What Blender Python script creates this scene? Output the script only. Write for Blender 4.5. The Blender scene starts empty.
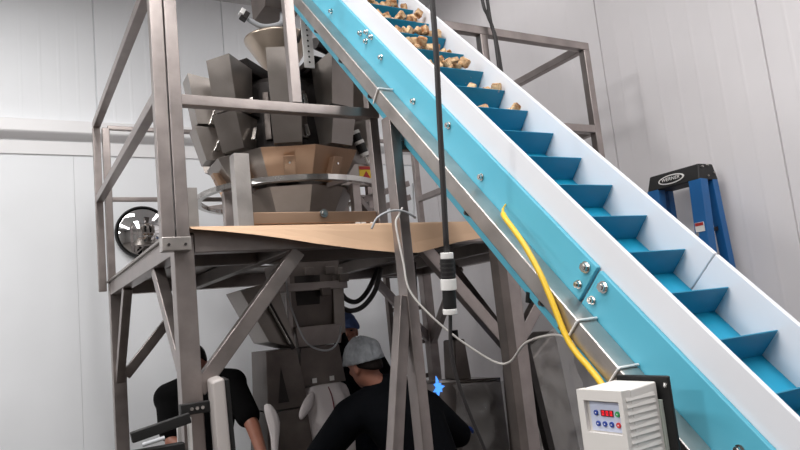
import bpy, bmesh, math, random
from mathutils import Vector, Matrix, noise
random.seed(7)
S = bpy.context.scene
C = S.collection
V = Vector
PI = math.pi
R = math.radians

# ---------------------------------------------------------------- materials
def lin(c):
    return tuple(((x/255)/12.92 if x/255 <= .04045 else ((x/255+.055)/1.055)**2.4) for x in c)

def mat(name, col, rough=.5, metal=0., bump=0., bscale=40., var=0., vscale=6., stretch=None, alpha=1., emit=0., coat=0., trans=0., sss=0.):
    m = bpy.data.materials.new(name); m.use_nodes = True
    nt = m.node_tree; b = nt.nodes['Principled BSDF']
    c = lin(col)
    b.inputs['Base Color'].default_value = (*c, 1)
    b.inputs['Roughness'].default_value = rough
    b.inputs['Metallic'].default_value = metal
    b.inputs['Alpha'].default_value = alpha
    b.inputs['Coat Weight'].default_value = coat
    b.inputs['Transmission Weight'].default_value = trans
    if emit:
        b.inputs['Emission Color'].default_value = (*c, 1); b.inputs['Emission Strength'].default_value = emit
    if var or bump:
        tc = nt.nodes.new('ShaderNodeTexCoord'); mp = nt.nodes.new('ShaderNodeMapping')
        nt.links.new(tc.outputs['Object'], mp.inputs[0])
        if stretch: mp.inputs['Scale'].default_value = stretch
    if var:
        n = nt.nodes.new('ShaderNodeTexNoise'); n.inputs['Scale'].default_value = vscale; n.inputs['Detail'].default_value = 4
        nt.links.new(mp.outputs[0], n.inputs['Vector'])
        r = nt.nodes.new('ShaderNodeValToRGB')
        r.color_ramp.elements[0].position = .3; r.color_ramp.elements[1].position = .7
        r.color_ramp.elements[0].color = (*[x*(1-var) for x in c], 1)
        r.color_ramp.elements[1].color = (*[min(1, x*(1+var)) for x in c], 1)
        nt.links.new(n.outputs['Fac'], r.inputs[0]); nt.links.new(r.outputs[0], b.inputs['Base Color'])
        if metal > .3:
            mr = nt.nodes.new('ShaderNodeMapRange'); mr.inputs[3].default_value = rough-.08; mr.inputs[4].default_value = rough+.12
            nt.links.new(n.outputs['Fac'], mr.inputs[0]); nt.links.new(mr.outputs[0], b.inputs['Roughness'])
    if bump:
        n2 = nt.nodes.new('ShaderNodeTexNoise'); n2.inputs['Scale'].default_value = bscale; n2.inputs['Detail'].default_value = 3
        nt.links.new(mp.outputs[0], n2.inputs['Vector'])
        bp = nt.nodes.new('ShaderNodeBump'); bp.inputs['Strength'].default_value = bump; bp.inputs['Distance'].default_value = .01
        nt.links.new(n2.outputs['Fac'], bp.inputs['Height']); nt.links.new(bp.outputs[0], b.inputs['Normal'])
    return m

M = dict(
    steel=mat('brushed steel', (182, 176, 172), .32, .9, var=.14, vscale=9, bump=.06, bscale=120),
    tube=mat('steel tube', (158, 149, 146), .34, .88, var=.16, vscale=8, bump=.05, bscale=90),
    bright=mat('polished steel', (205, 203, 200), .2, 1., var=.06),
    sheet=mat('sheet steel', (146, 139, 134), .33, .92, var=.12, vscale=5, bump=.04, bscale=60),
    dull=mat('dull steel', (112, 104, 100), .42, .75, var=.2, vscale=7),
    darkmetal=mat('dark metal', (52, 48, 47), .5, .5, var=.3, vscale=12),
    teal=mat('teal plastic', (88, 176, 200), .42, var=.04, vscale=3),
    belt=mat('blue belt', (0, 152, 190), .45, var=.04),
    cleat=mat('blue cleat', (0, 126, 160), .45, var=.04),
    uhmw=mat('white plastic wall', (222, 223, 228), .42, var=.015, vscale=2),
    wall=mat('white wall panel', (238, 240, 243), .42, var=.025, vscale=1.3, bump=.03, bscale=4),
    wallr=mat('pale wall panel', (222, 218, 220), .42, var=.03, vscale=1.3, bump=.03, bscale=4),
    seam=mat('seam', (120, 118, 118), .7),
    trim=mat('white trim', (236, 235, 236), .4, var=.01),
    floor=mat('grey floor', (78, 73, 70), .5, var=.12, vscale=2),
    ceil=mat('ceiling panel', (205, 203, 203), .6),
    card=mat('tan kraft sheet', (204, 170, 140), .7, var=.05, vscale=3),
    warm=mat('warm steel', (176, 162, 148), .32, .9, var=.1, vscale=5),  # funnel steel with its warm reflection put into the base colour
    dim=mat('grey hall wall', (120, 117, 115), .7),
    casing=mat('grey casing', (172, 165, 162), .5),
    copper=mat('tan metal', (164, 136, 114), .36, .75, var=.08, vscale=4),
    black=mat('black plastic', (13, 12, 13), .55),
    rubber=mat('black rubber', (44, 41, 42), .55),
    white=mat('white plastic', (226, 224, 222), .45),
    ivory=mat('ivory plastic', (214, 210, 206), .42, var=.02),
    yellow=mat('yellow sheath', (226, 184, 40), .4),
    yellowlab=mat('yellow label', (226, 190, 50), .6),
    red=mat('red label', (168, 44, 40), .6),
    grey=mat('grey hose', (176, 178, 182), .45),
    cord=mat('pale cord', (206, 202, 198), .5),
    ladder=mat('blue fibreglass', (22, 92, 152), .45, var=.06),
    bag=mat('white woven bag', (225, 218, 218), .75, bump=.5, bscale=220, var=.03),
    film=mat('clear wrinkled film', (214, 210, 208), .2, alpha=.34, bump=.6, bscale=5, coat=.5),
    net=mat('white hairnet', (176, 180, 186), .5, alpha=.6, bump=1., var=.25, vscale=30, bscale=60),
    netb=mat('blue hairnet', (86, 108, 160), .7, alpha=.9, bump=.6, bscale=60),
    skin=mat('skin', (150, 100, 82), .5, var=.06, vscale=20),
    hair=mat('dark hair', (26, 20, 18), .6, bump=.5, bscale=120),
    navy=mat('navy cloth', (6, 8, 13), .85, bump=.3, bscale=14, var=.15),
    blackcloth=mat('black cloth', (6, 6, 7), .9, bump=.3, bscale=12, var=.15),
    jeans=mat('dark trousers', (38, 40, 52), .9),
    glove=mat('blue glove', (28, 74, 170), .4, bump=.3, bscale=60),
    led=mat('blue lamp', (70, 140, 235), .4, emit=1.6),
    panelled=mat('red display', (220, 30, 40), .4, emit=1.0),
    btnblue=mat('blue button', (40, 66, 150), .5),
    btngreen=mat('green button', (40, 150, 80), .5),
    btnred=mat('red button', (205, 60, 60), .5),
    keypad=mat('keypad', (196, 202, 222), .5),
    mirror=mat('mirror glass', (235, 235, 235), .03, 1.),
    label=mat('pale label', (196, 204, 196), .6),
    maroon=mat('maroon', (110, 30, 46), .6),
    lamp=mat('lamp diffuser', (255, 255, 255), .5, emit=1.0),
)

def crouton_mat():
    m = mat('baked crumb', (208, 172, 120), .8, bump=.9, bscale=90)
    nt = m.node_tree; b = nt.nodes['Principled BSDF']
    tc = nt.nodes.new('ShaderNodeTexCoord'); n = nt.nodes.new('ShaderNodeTexNoise'); n.inputs['Scale'].default_value = 38
    oi = nt.nodes.new('ShaderNodeObjectInfo')
    r = nt.nodes.new('ShaderNodeValToRGB')
    r.color_ramp.elements[0].position = .33; r.color_ramp.elements[0].color = (*lin((158, 106, 64)), 1)
    r.color_ramp.elements[1].position = .6; r.color_ramp.elements[1].color = (*lin((222, 190, 150)), 1)
    ad = nt.nodes.new('ShaderNodeMath'); ad.operation = 'MULTIPLY_ADD'; ad.inputs[1].default_value = .22; 
    nt.links.new(tc.outputs['Object'], n.inputs['Vector'])
    nt.links.new(oi.outputs['Random'], ad.inputs[0]); nt.links.new(n.outputs['Fac'], ad.inputs[2])
    sb = nt.nodes.new('ShaderNodeMath'); sb.operation = 'SUBTRACT'; sb.inputs[1].default_value = .11
    nt.links.new(ad.outputs[0], sb.inputs[0]); nt.links.new(sb.outputs[0], r.inputs[0])
    nt.links.new(r.outputs[0], b.inputs['Base Color'])
    return m
M['crumb'] = crouton_mat()
for k in ('navy', 'blackcloth', 'jeans', 'hair'): M[k].node_tree.nodes['Principled BSDF'].inputs['Specular IOR Level'].default_value = .12

# ---------------------------------------------------------------- mesh helpers
def frame(d, up=(0, 0, 1)):
    d = V(d).normalized(); up = V(up)
    if abs(d.dot(up.normalized())) > .99: up = V((0, 1, 0))
    x = up.cross(d).normalized(); y = d.cross(x)
    return x, y, d

class MB:
    def __init__(s): s.bm = bmesh.new()
    def hexa(s, pts):
        v = [s.bm.verts.new(p) for p in pts]
        for f in ((3,2,1,0),(4,5,6,7),(0,1,5,4),(1,2,6,5),(2,3,7,6),(3,0,4,7)):
            s.bm.faces.new([v[i] for i in f])
        return s
    def box(s, x0, x1, y0, y1, z0, z1):
        return s.hexa([(x0,y0,z0),(x1,y0,z0),(x1,y1,z0),(x0,y1,z0),(x0,y0,z1),(x1,y0,z1),(x1,y1,z1),(x0,y1,z1)])
    def obox(s, c, ex, ey, ez, hx, hy, hz):
        c = V(c); ex, ey, ez = V(ex).normalized()*hx, V(ey).normalized()*hy, V(ez).normalized()*hz
        return s.hexa([c-ex-ey-ez, c+ex-ey-ez, c+ex+ey-ez, c-ex+ey-ez, c-ex-ey+ez, c+ex-ey+ez, c+ex+ey+ez, c-ex+ey+ez])
    def bar(s, p, q, w, h=None, up=(0, 0, 1)):
        p, q = V(p), V(q); h = h or w; x, y, d = frame(q-p, up); x = x*w/2; y = y*h/2
        return s.hexa([p-x-y, p+x-y, p+x+y, p-x+y, q-x-y, q+x-y, q+x+y, q-x+y])
    def poly(s, pts, d):
        """prism: polygon pts extruded by vector d"""
        d = V(d); a = [s.bm.verts.new(V(p)) for p in pts]; b = [s.bm.verts.new(V(p)+d) for p in pts]; n = len(a)
        s.bm.faces.new(a[::-1]); s.bm.faces.new(b)
        for i in range(n): s.bm.faces.new((a[i], a[(i+1) % n], b[(i+1) % n], b[i]))
        return s
    def rings(s, rings, cap=True, closed=True):
        rr = [[s.bm.verts.new(p) for p in r] for r in rings]; n = len(rr[0])
        for a, b in zip(rr, rr[1:]):
            for i in range(n if closed else n-1): s.bm.faces.new((a[i], a[(i+1) % n], b[(i+1) % n], b[i]))
        if cap: s.bm.faces.new(rr[0][::-1]); s.bm.faces.new(rr[-1])
        return s
    def tube(s, pts, r, n=10):
        pts = [V(p) for p in pts]; rings = []
        x = None
        for i, p in enumerate(pts):
            d = (pts[min(i+1, len(pts)-1)]-pts[max(i-1, 0)]).normalized()
            if x is None: x = frame(d)[0]
            x = (x - d*x.dot(d)).normalized(); y = d.cross(x)
            ri = r[i] if isinstance(r, (list, tuple)) else r
            rings.append([p + (x*math.cos(2*PI*k/n)+y*math.sin(2*PI*k/n))*ri for k in range(n)])
        return s.rings(rings)
    def cyl(s, p, q, r, n=20, r2=None):
        return s.tube([p, q], [r, r if r2 is None else r2], n)
    def lathe(s, c, prof, n=40, a0=0., sc=1.):
        c = V(c)
        return s.rings([[c+V((math.cos(a0+2*PI*k/n)*r, math.sin(a0+2*PI*k/n)*r*sc, z)) for k in range(n)] for r, z in prof], cap=prof[0][0] > 1e-4 and prof[-1][0] > 1e-4 and prof[0] != prof[-1])
    def build(s, name, m, parent=None, smooth=False, bev=0., bseg=2, origin=None, sub=0, label=None):
        bmesh.ops.recalc_face_normals(s.bm, faces=s.bm.faces)
        me = bpy.data.meshes.new(name)
        if origin is None and parent is None:
            vs = [v.co for v in s.bm.verts]
            origin = V((sum(v.x for v in vs)/len(vs), sum(v.y for v in vs)/len(vs), min(v.z for v in vs)))
        if origin is not None: bmesh.ops.translate(s.bm, verts=s.bm.verts, vec=-V(origin))
        s.bm.to_mesh(me); s.bm.free()
        for f in me.polygons: f.use_smooth = smooth
        me.materials.append(m if not isinstance(m, str) else M[m])
        o = bpy.data.objects.new(name, me); C.objects.link(o)
        if parent is not None:
            o.parent = parent; w = V((0, 0, 0)); q = parent
            while q is not None: w += q.location; q = q.parent
            o.location = (V(origin) if origin is not None else V((0, 0, 0))) - w
        else: o.location = origin
        if bev:
            b = o.modifiers.new('bevel', 'BEVEL'); b.width = bev; b.segments = bseg; b.limit_method = 'ANGLE'; b.angle_limit = R(40)
            for f in me.polygons: f.use_smooth = True
            w_ = o.modifiers.new('wn', 'WEIGHTED_NORMAL'); w_.keep_sharp = False
        if sub:
            u = o.modifiers.new('sub', 'SUBSURF'); u.levels = u.render_levels = sub
        if label: o['label'] = label
        return o

def tag(o, label, cat, group=None, kind=None):
    if kind: o['kind'] = kind
    if label: o['label'] = label
    if cat: o['category'] = cat
    if group: o['group'] = group
    return o
def thing(name, loc, label, cat, group=None):
    o = bpy.data.objects.new(name, None); o.location = loc; o.empty_display_size = .1; C.objects.link(o)
    return tag(o, label, cat, group)
def struct(o):
    o['kind'] = 'structure'; return o
def bez(pts, n=8):
    """Catmull-Rom through pts"""
    P = [V(p) for p in pts]; P = [P[0]*2-P[1]]+P+[P[-1]*2-P[-2]]; out = []
    for i in range(1, len(P)-2):
        a, b, c, d = P[i-1:i+3]
        for k in range(n):
            t = k/n
            out.append(.5*((2*b)+(c-a)*t+(2*a-5*b+4*c-d)*t*t+(3*b-a-3*c+d)*t**3))
    out.append(P[-2]); return out

# ---------------------------------------------------------------- the room
XR, YB, ZC = 3.8, 6.0, 4.76
XL, YF = -4.6, -3.0
struct(MB().box(XL-.1, XR+.1, YF-.1, YB+.1, -.1, 0).build('floor', 'floor'))
struct(MB().box(XL-.1, XR+.1, YF-.1, YB+.1, ZC, ZC+.1).build('ceiling', 'ceil'))

def ribbed(name, a, b, z0, z1, inward, seam0, pitch, m, thick=.1, nr=8):
    """wall of metal panels: shallow ribs between seams; a->b along the floor, inward = normal into the room"""
    a, b, nrm = V(a), V(b), V(inward); d = (b-a); L = d.length; d.normalize()
    pts = [(0., 0.)]
    s0 = seam0 - math.ceil(seam0/pitch)*pitch
    k = s0; ev = []
    while k < L:
        ev += [(k-.006, 0), (k-.003, -.014), (k+.003, -.014), (k+.006, 0)]
        for j in range(1, nr):
            c = k+pitch*j/nr
            ev += [(c-.014, 0), (c-.006, .0009), (c+.006, .0009), (c+.014, 0)]
        k += pitch
    pts += [e for e in ev if 0 < e[0] < L] + [(L, 0.)]
    mb = MB()
    lo = [a+d*s+nrm*o for s, o in pts]; lo += [b-nrm*thick, a-nrm*thick]
    mb.poly([V((p.x, p.y, z0)) for p in lo], (0, 0, z1-z0))
    return struct(mb.build(name, m))
wb = ribbed('wall_back', (XL, YB, 0), (XR, YB, 0), 3.34, ZC, (0, -1, 0), .683-XL, 1.12, 'wall')
struct(MB().box(XL, .488, YB, YB+.1, 0, 3.34).build('wall_back', 'wall'))
struct(MB().box(.4895, XR, YB, YB+.1, 0, 3.34).build('wall_back', 'wall'))
ribbed('wall_right', (XR, YB, 0), (XR, YF, 0), 0, ZC, (-1, 0, 0), YB-2.148, 1.174, 'wallr')
struct(MB().box(XL-.1, XL, YF, YB, 0, ZC).build('wall_left', 'dim'))
struct(MB().box(XL, XR, YF-.1, YF, 0, ZC).build('wall_front', 'dim'))
# horizontal trim band on the back wall: projecting ledge above, rounded reveal below
mb = MB(); mb.poly([(XL, YB, 3.50), (XL, YB-.07, 3.48), (XL, YB-.085, 3.38), (XL, YB-.07, 3.36), (XL, YB-.012, 3.335), (XL, YB, 3.32)], (XR-XL, 0, 0))
struct(mb.build('trim_1', 'trim', bev=.006))
struct(MB().box(XL, XR, YB-.014, YB, 3.205, 3.318).build('trim_2', 'trim', bev=.004))
struct(MB().box(XL, XR, YB-.05, YB, 0, .12).build('baseboard_back', 'trim', bev=.006))
struct(MB().box(XR-.05, XR, YF, YB-.05, 0, .12).build('baseboard_right', 'trim', bev=.006))

# ---------------------------------------------------------------- elevated work platform
X0, X1, XM, Y0, Y1 = .58, 3.12, 2.33, 2.84, 4.95
ZB, ZT, ZM, ZR = 1.963, 2.046, 2.62, 3.15
plat = thing('work_platform', (1.85, 3.9, 0), 'raised stainless steel work platform with guard rails and knee braces', 'platform')
def pt(name, p, q, w, h=None, m='tube', up=(0, 0, 1), lab=None, par=None):
    return MB().bar(p, q, w, h, up).build(name, m, par or plat, bev=.004, label=lab)
for x, y in ((.632, 2.885), (XM, 2.885), (X1-.03, 2.885), (.632, Y1), (X1-.03, Y1)):
    l = pt('leg', (x, y, .012), (x, y, ZT-.008), .082)
    MB().box(x-.075, x+.075, y-.075, y+.075, 0, .012).build('foot_plate', 'tube', l)
def beam(p, q, lab=None): return pt('beam', p, q, .075, .085, 'tube')
zc = (ZB+ZT)/2
beam((.675, 2.885, zc), (XM-.042, 2.885, zc)); beam((XM+.042, 2.885, zc), (X1-.072, 2.885, zc))
beam((.675, Y1, zc), (X1-.072, Y1, zc)); beam((.632, 2.927, zc), (.632, Y1-.042, zc)); beam((X1-.03, 2.927, zc), (X1-.03, Y1-.042, zc))
for x in (1.15, 2.08, 2.62): pt('cross_beam', (x, 2.925, zc-.004), (x, Y1-.04, zc-.004), .06, .075, 'dull')
pt('cross_beam', (.672, 3.42, zc-.006), (1.118, 3.42, zc-.006), .06, .07, 'dull'); pt('cross_beam', (1.182, 3.42, zc-.006), (2.048, 3.42, zc-.006), .06, .07, 'dull')
# deck with the opening for the packing chute
deck = MB()
deck.box(X0, X1, Y0+.01, 3.72, ZT, ZT+.012).box(X0, X1, 4.44, Y1+.03, ZT, ZT+.012).box(X0, 1.24, 3.72, 4.44, ZT, ZT+.012).box(1.96, X1, 3.72, 4.44, ZT, ZT+.012)
deck.build('deck_plate', 'sheet', plat)
# knee braces
kb = .052
for p, q in (((.66, 2.885, 1.40), (1.14, 2.885, 1.955)), ((XM-.02, 2.885, 1.36), (1.80, 2.885, 1.96)), ((XM+.03, 2.885, 1.45), (X1-.3, 2.885, 1.96)),
             ((.67, Y1, 1.42), (1.14, Y1, 1.96)), ((X1-.05, Y1, 1.42), (2.6, Y1, 1.96)),
             ((.632, 2.90, 1.42), (.632, 3.44, 1.965)), ((.632, Y1-.02, 1.40), (.632, 4.42, 1.965)),
             ((X1-.03, 2.91, 1.42), (X1-.03, 3.44, 1.965)), ((X1-.03, Y1-.02, 1.40), (X1-.03, 4.42, 1.965)), ((XM, 2.92, 1.38), (2.33, 3.5, 1.965))):
    pt('knee_brace', p, q, kb, kb+.012, 'tube')
# guard rails
t = .048
def gp(x, y, z0=ZT+.012, z1=ZR-.024): return pt('guard_post', (x, y, z0), (x, y, z1), t)
pt('guard_post', (.562, 2.815, 1.985), (.562, 2.815, 3.31), .053); pt('guard_post', (.6205, 2.815, 1.985), (.6205, 2.815, 3.31), .053)
MB().box(.534, .65, 2.783, 2.842, 1.965, 2.022).build('clamp_bracket', 'steel', plat, bev=.004)
for x in (.56, .625): MB().cyl((x, 2.782, 1.99), (x, 2.776, 1.99), .006, 6).build('bolt', 'darkmetal', plat)
gp(.552, Y1, 1.99, 3.126); gp(.612, Y1, 1.99, 3.126); gp(XM, 2.86); gp(X1, 2.86); gp(X1, Y1)
pt('guard_post', (1.183, 2.86, ZM+.0245), (1.183, 2.86, 3.4), t)
gp(1.585, 2.875, ZT+.012, 2.80)
def rail(p, q, n='handrail', tt=t): return pt(n, p, q, tt)
rail((.562, 2.842, ZR), (.555, Y1+.024, ZR)); rail((.562, 2.842, ZM), (.556, Y1-.024, ZM), 'midrail')
rail((.64, 2.86, ZR+.14), (1.3, 2.86, ZR+.14)); rail((.648, 2.86, ZM), (1.61, 2.86, ZM), 'midrail')
rail((2.045, 2.86, ZR), (X1+.024, 2.86, ZR)); rail((XM+.024, 2.86, ZM), (X1-.024, 2.86, ZM), 'midrail')
rail((X1, 2.884, ZR), (X1, Y1-.024, ZR)); rail((X1, 2.884, ZM), (X1, Y1-.024, ZM), 'midrail')
rail((.624, Y1, 3.13), (X1-.024, Y1, 3.13), tt=.03); rail((.624, Y1, ZM), (2.0, Y1, ZM), 'midrail', .03)
for p, q in (((.545, 2.79, 2.045), (.615, 2.84, 2.05)),): pass
# open stubs of square tube on the front edge and the kick rail between them
def stub(x0, x1, y0, y1, z0, z1, w=.004):
    m = MB(); m.box(x0, x1, y0, y0+w, z0, z1).box(x0, x1, y1-w, y1, z0, z1).box(x0, x0+w, y0+w, y1-w, z0, z1).box(x1-w, x1, y0+w, y1-w, z0, z1)
    return m.build('socket_tube', 'steel', plat)
stub(.873, .941, 2.865, 2.933, ZT+.012, 2.40); stub(.65, .708, 2.88, 2.936, ZT+.012, 2.245)
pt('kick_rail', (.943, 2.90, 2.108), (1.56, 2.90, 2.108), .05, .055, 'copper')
b = MB(); b.cyl((1.28, 2.873, 2.125), (1.28, 2.864, 2.125), .020, 20); b.cyl((1.28, 2.864, 2.125), (1.28, 2.854, 2.125), .011, 6); b.build('bolt', 'bright', plat)
for x in (1.44, 1.47, 1.52): MB().box(x, x+.022, 2.862, 2.874, ZT+.02, ZT+.034).build('bolt', 'white', plat)

# tan kraft sheet laid over the front edge of the deck, sagging in the middle
prof = [(.652, 2.050), (.78, 2.036), (.90, 2.02), (1.04, 1.998), (1.185, 1.971), (1.4, 1.936), (1.60, 1.912), (1.70, 1.908), (1.82, 1.93), (1.94, 1.952), (2.06, 1.966), (2.165, 1.978)]
sb = MB(); rows = []
for x, zl in prof:
    zt_ = 2.066; dz = zt_-zl; row = []
    for (f, yy) in ((0, 2.95), (0, 2.835), (.06, 2.818), (.3, 2.806), (.65, 2.792), (1., 2.772)): row.append(V((x+.004*math.sin(x*9), yy-.12*dz*f*(f > .1), zt_-dz*f)))
    rows.append(row + [p+V((0, .004, .003)) for p in row[::-1]])
o = sb.rings(rows).build('kraft_sheet', 'card', smooth=False)
tag(o, 'tan kraft sheet sagging over the front edge of the steel platform', 'sheet')

# ladder fixed behind the platform
lad = thing('access_ladder', (3.0, 5.12, 0), 'dark steel rung ladder seen under the platform behind the conveyor leg', 'ladder')
for x in (2.80, 3.2): MB().bar((x, 5.1, 0), (x, 5.1, 2.04), .04, .05).build('stile', 'dull', lad, bev=.003)
for k in range(7): MB().bar((2.82, 5.1, .24+.29*k), (3.18, 5.1, .24+.29*k), .035, .035).build('rung', 'dull', lad, bev=.003)

# ---------------------------------------------------------------- incline conveyor
TH = R(46.15); cT, sT = math.cos(TH), math.sin(TH)
def K(x, h, s): return V((x, -h*sT-s*cT, h*cT-s*sT))      # h across the belt, s down the slope
E_h = V((0, -sT, cT)); E_s = V((0, -cT, -sT)); E_x = V((1, 0, 0))
conv = thing('incline_conveyor', (1.7, 2.0, 0), 'steep incline conveyor with teal side panels, white walls and blue cleated belt', 'conveyor')
def slab(name, x0, x1, h0, h1, s0, s1, m, par=None, bev=.003, lab=None):
    return MB().hexa([K(x0,h0,s0), K(x1,h0,s0), K(x1,h1,s0), K(x0,h1,s0), K(x0,h0,s1), K(x1,h0,s1), K(x1,h1,s1), K(x0,h1,s1)]).build(name, m, par or conv, bev=bev, label=lab)
ST, SB = -5.18, -.42
slab('frame_rail', 1.454, 1.529, -.081, -.016, ST+.05, SB-.2, 'steel', bev=.005)
slab('frame_rail', 1.945, 2.02, -.085, -.016, ST+.05, SB-.2, 'steel', bev=.005)
slab('side_panel', 1.530, 1.547, -.168, .113, ST, -2.243, 'teal', bev=.004)
slab('side_panel', 1.530, 1.547, -.168, .110, -2.231, SB, 'teal', bev=.004)
slab('side_panel', 1.928, 1.944, -.142, .115, ST, SB, 'teal', bev=.004)
slab('side_wall', 1.548, 1.564, -.02, .206, ST, SB, 'uhmw', bev=.005)
for a, bq in ((ST, -2.16), (-2.157, SB)):
    slab('side_wall', 1.906, 1.925, -.02, .212, a, bq, 'uhmw', bev=.004)
slab('belt', 1.566, 1.904, .055, .067, ST, SB, 'belt', bev=0)
slab('belt_bed', 1.566, 1.904, -.03, .053, ST+.03, SB-.03, 'dull', bev=0)
cs = -2.250; ks = []
s = cs-.1877*15
while s < SB-.02: ks.append(s); s += .1877
for s in ks:
    MB().hexa([K(1.567, .0675, s-.004), K(1.903, .0675, s-.004), K(1.903, .160, s-.002), K(1.567, .160, s-.002),
               K(1.567, .0675, s+.010), K(1.903, .0675, s+.010), K(1.903, .160, s+.003), K(1.567, .160, s+.003)]).build('cleat', 'cleat', conv, bev=.0015)
# end rollers
for s in (ST+.02, SB-.02): MB().cyl(K(1.5, .02, s), K(1.97, .02, s), .045, 24).build('roller', 'bright', conv, smooth=False)
# bolts with washers on the near side panel
def bolt(y, z, r=.012, x=1.53):
    m = MB(); p = V((x, y, z)); m.cyl(p, p-V((.004, 0, 0)), r*1.25, 16); m.cyl(p-V((.004, 0, 0)), p-V((.015, 0, 0)), r, 6); m.cyl(p-V((.015, 0, 0)), p-V((.018, 0, 0)), r*.6, 10)
    return m
def hs(px_y, px_z): return px_z*cT-px_y*sT, -px_y*cT-px_z*sT
for (h, s, r) in ((.084, -2.279, .015), (.081, -2.190, .015), (.022, -2.271, .011), (.020, -2.200, .011), (.029, -3.47, .011), (.075, -3.176, .012), (.024, -2.878, .011),
                  (.07, -4.109, .011), (.10, -4.049, .011), (.10, -3.99, .011), (.062, -4.03, .011), (.062, -3.846, .011), (.044, -1.63, .011), (.05, -1.2, .011), (.03, -4.5, .011)):
    p = K(1.53, h, s); bolt(p.y, p.z, r).build('bolt', 'bright', conv)
for s in (-2.873, -3.838, -4.237, -4.626, -2.245, -2.36, -1.95):
    p = K(1.53, -.135, s); bolt(p.y, p.z, .010).build('bolt', 'dull', conv)
# stand: outer leg, splayed brace, and the far side leg
def cl(name, p, q, w=.055, h=.055, m='steel'): return MB().bar(p, q, w, h, up=(0, 1, 0)).build(name, m, conv, bev=.004)
cl('support_leg', (1.482, 2.52, .01), (1.482, 2.52, 2.49), .05, .075, 'tube'); cl('support_leg', (1.985, 2.52, .01), (1.985, 2.52, 2.46), .05, .06, 'dull')
cl('leg_brace', (1.15, 2.52, .01), (1.455, 2.52, 1.70), .05, .06, 'tube')
cl('leg_brace', (1.53, 2.52, .42), (1.96, 2.52, .42), .04, .04, 'dull')
for x in (1.482, 1.98): 
    cl('support_leg', (x, .95, .01), (x, .95, .93), .05, .05)
# tie and flange at rail
MB().bar((1.507, 2.52, 2.36), (1.96, 2.52, 2.36), .04, .04).build('leg_brace', 'dull', conv, bev=.003)
# cable ties round the near rail
for s in (-3.66, -2.155, -1.965):
    m = MB(); a = [K(1.449, -.09, s), K(1.449, -.010, s), K(1.529, -.010, s), K(1.529, -.012, s+.0), K(1.449, -.012, s)]
    m.tube([K(1.450, -.088, s), K(1.450, -.013, s), K(1.453, -.011, s), K(1.527, -.011, s)], .004, 8); m.build('cable_tie', 'white', conv)

# discharge box and elbow over the funnel
ch = thing('discharge_chute', (1.6, 4.05, 3.70), 'brown grey discharge box hanging at the top over the funnel rim', 'chute')
m = MB(); m.hexa([(1.475, 3.95, 3.69), (1.72, 3.95, 3.69), (1.72, 4.2, 3.69), (1.475, 4.2, 3.69), (1.46, 3.62, 4.35), (2.0, 3.62, 4.35), (2.0, 4.2, 4.35), (1.46, 4.2, 4.35)]); m.build('chute_box', 'dull', ch, bev=.004)
MB().tube(bez([(1.613, 4.0, 3.69), (1.60, 3.99, 3.62), (1.553, 3.98, 3.582), (1.463, 3.98, 3.563), (1.395, 3.98, 3.585), (1.37, 3.98, 3.605)]), .017, 14).build('elbow_pipe', 'grey', ch, smooth=True)
MB().obox((1.345, 3.98, 3.617), (.8, 0, -.45), (0, 1, 0), (.45, 0, .8), .022, .03, .026).build('pipe_cap', 'darkmetal', ch, bev=.004)
MB().obox((1.325, 3.965, 3.632), (.8, 0, -.45), (0, 1, 0), (.45, 0, .8), .014, .024, .02).build('connector', 'white', ch, bev=.003)

# ---------------------------------------------------------------- croutons on the belt
def crumb_mesh(seed):
    rnd = random.Random(seed); bm = bmesh.new(); bmesh.ops.create_cube(bm, size=1)
    bmesh.ops.bevel(bm, geom=bm.edges[:], offset=.1, segments=2, affect='EDGES')
    bmesh.ops.subdivide_edges(bm, edges=[e for e in bm.edges if e.calc_length() > .3], cuts=3, use_grid_fill=True)
    sx, sy, sz = (.034*rnd.uniform(.8, 1.2), .030*rnd.uniform(.8, 1.15), .024*rnd.uniform(.8, 1.2))
    off = V((rnd.random()*9,)*3)
    for v in bm.verts:
        d = noise.noise_vector(v.co*1.6+off)*.09+noise.noise_vector(v.co*7+off)*.02
        v.co += d; v.co = V((v.co.x*sx, v.co.y*sy, v.co.z*sz))
    me = bpy.data.meshes.new('crouton'); bm.to_mesh(me); bm.free(); me.materials.append(M['crumb'])
    for f in me.polygons: f.use_smooth = False
    return me
cm = [crumb_mesh(i) for i in range(6)]
order = ['lowest filled cleat', 'second filled cleat from below', 'third filled cleat from below', 'fourth filled cleat from below', 'fifth filled cleat from below', 'sixth filled cleat from below',
         'seventh filled cleat from below', 'eighth filled cleat from below', 'ninth filled cleat from below']
below = [s for s in ks if s < -3.10][::-1][:9]
counts = [8, 11, 26, 30, 30, 34, 34, 34, 34]
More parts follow.
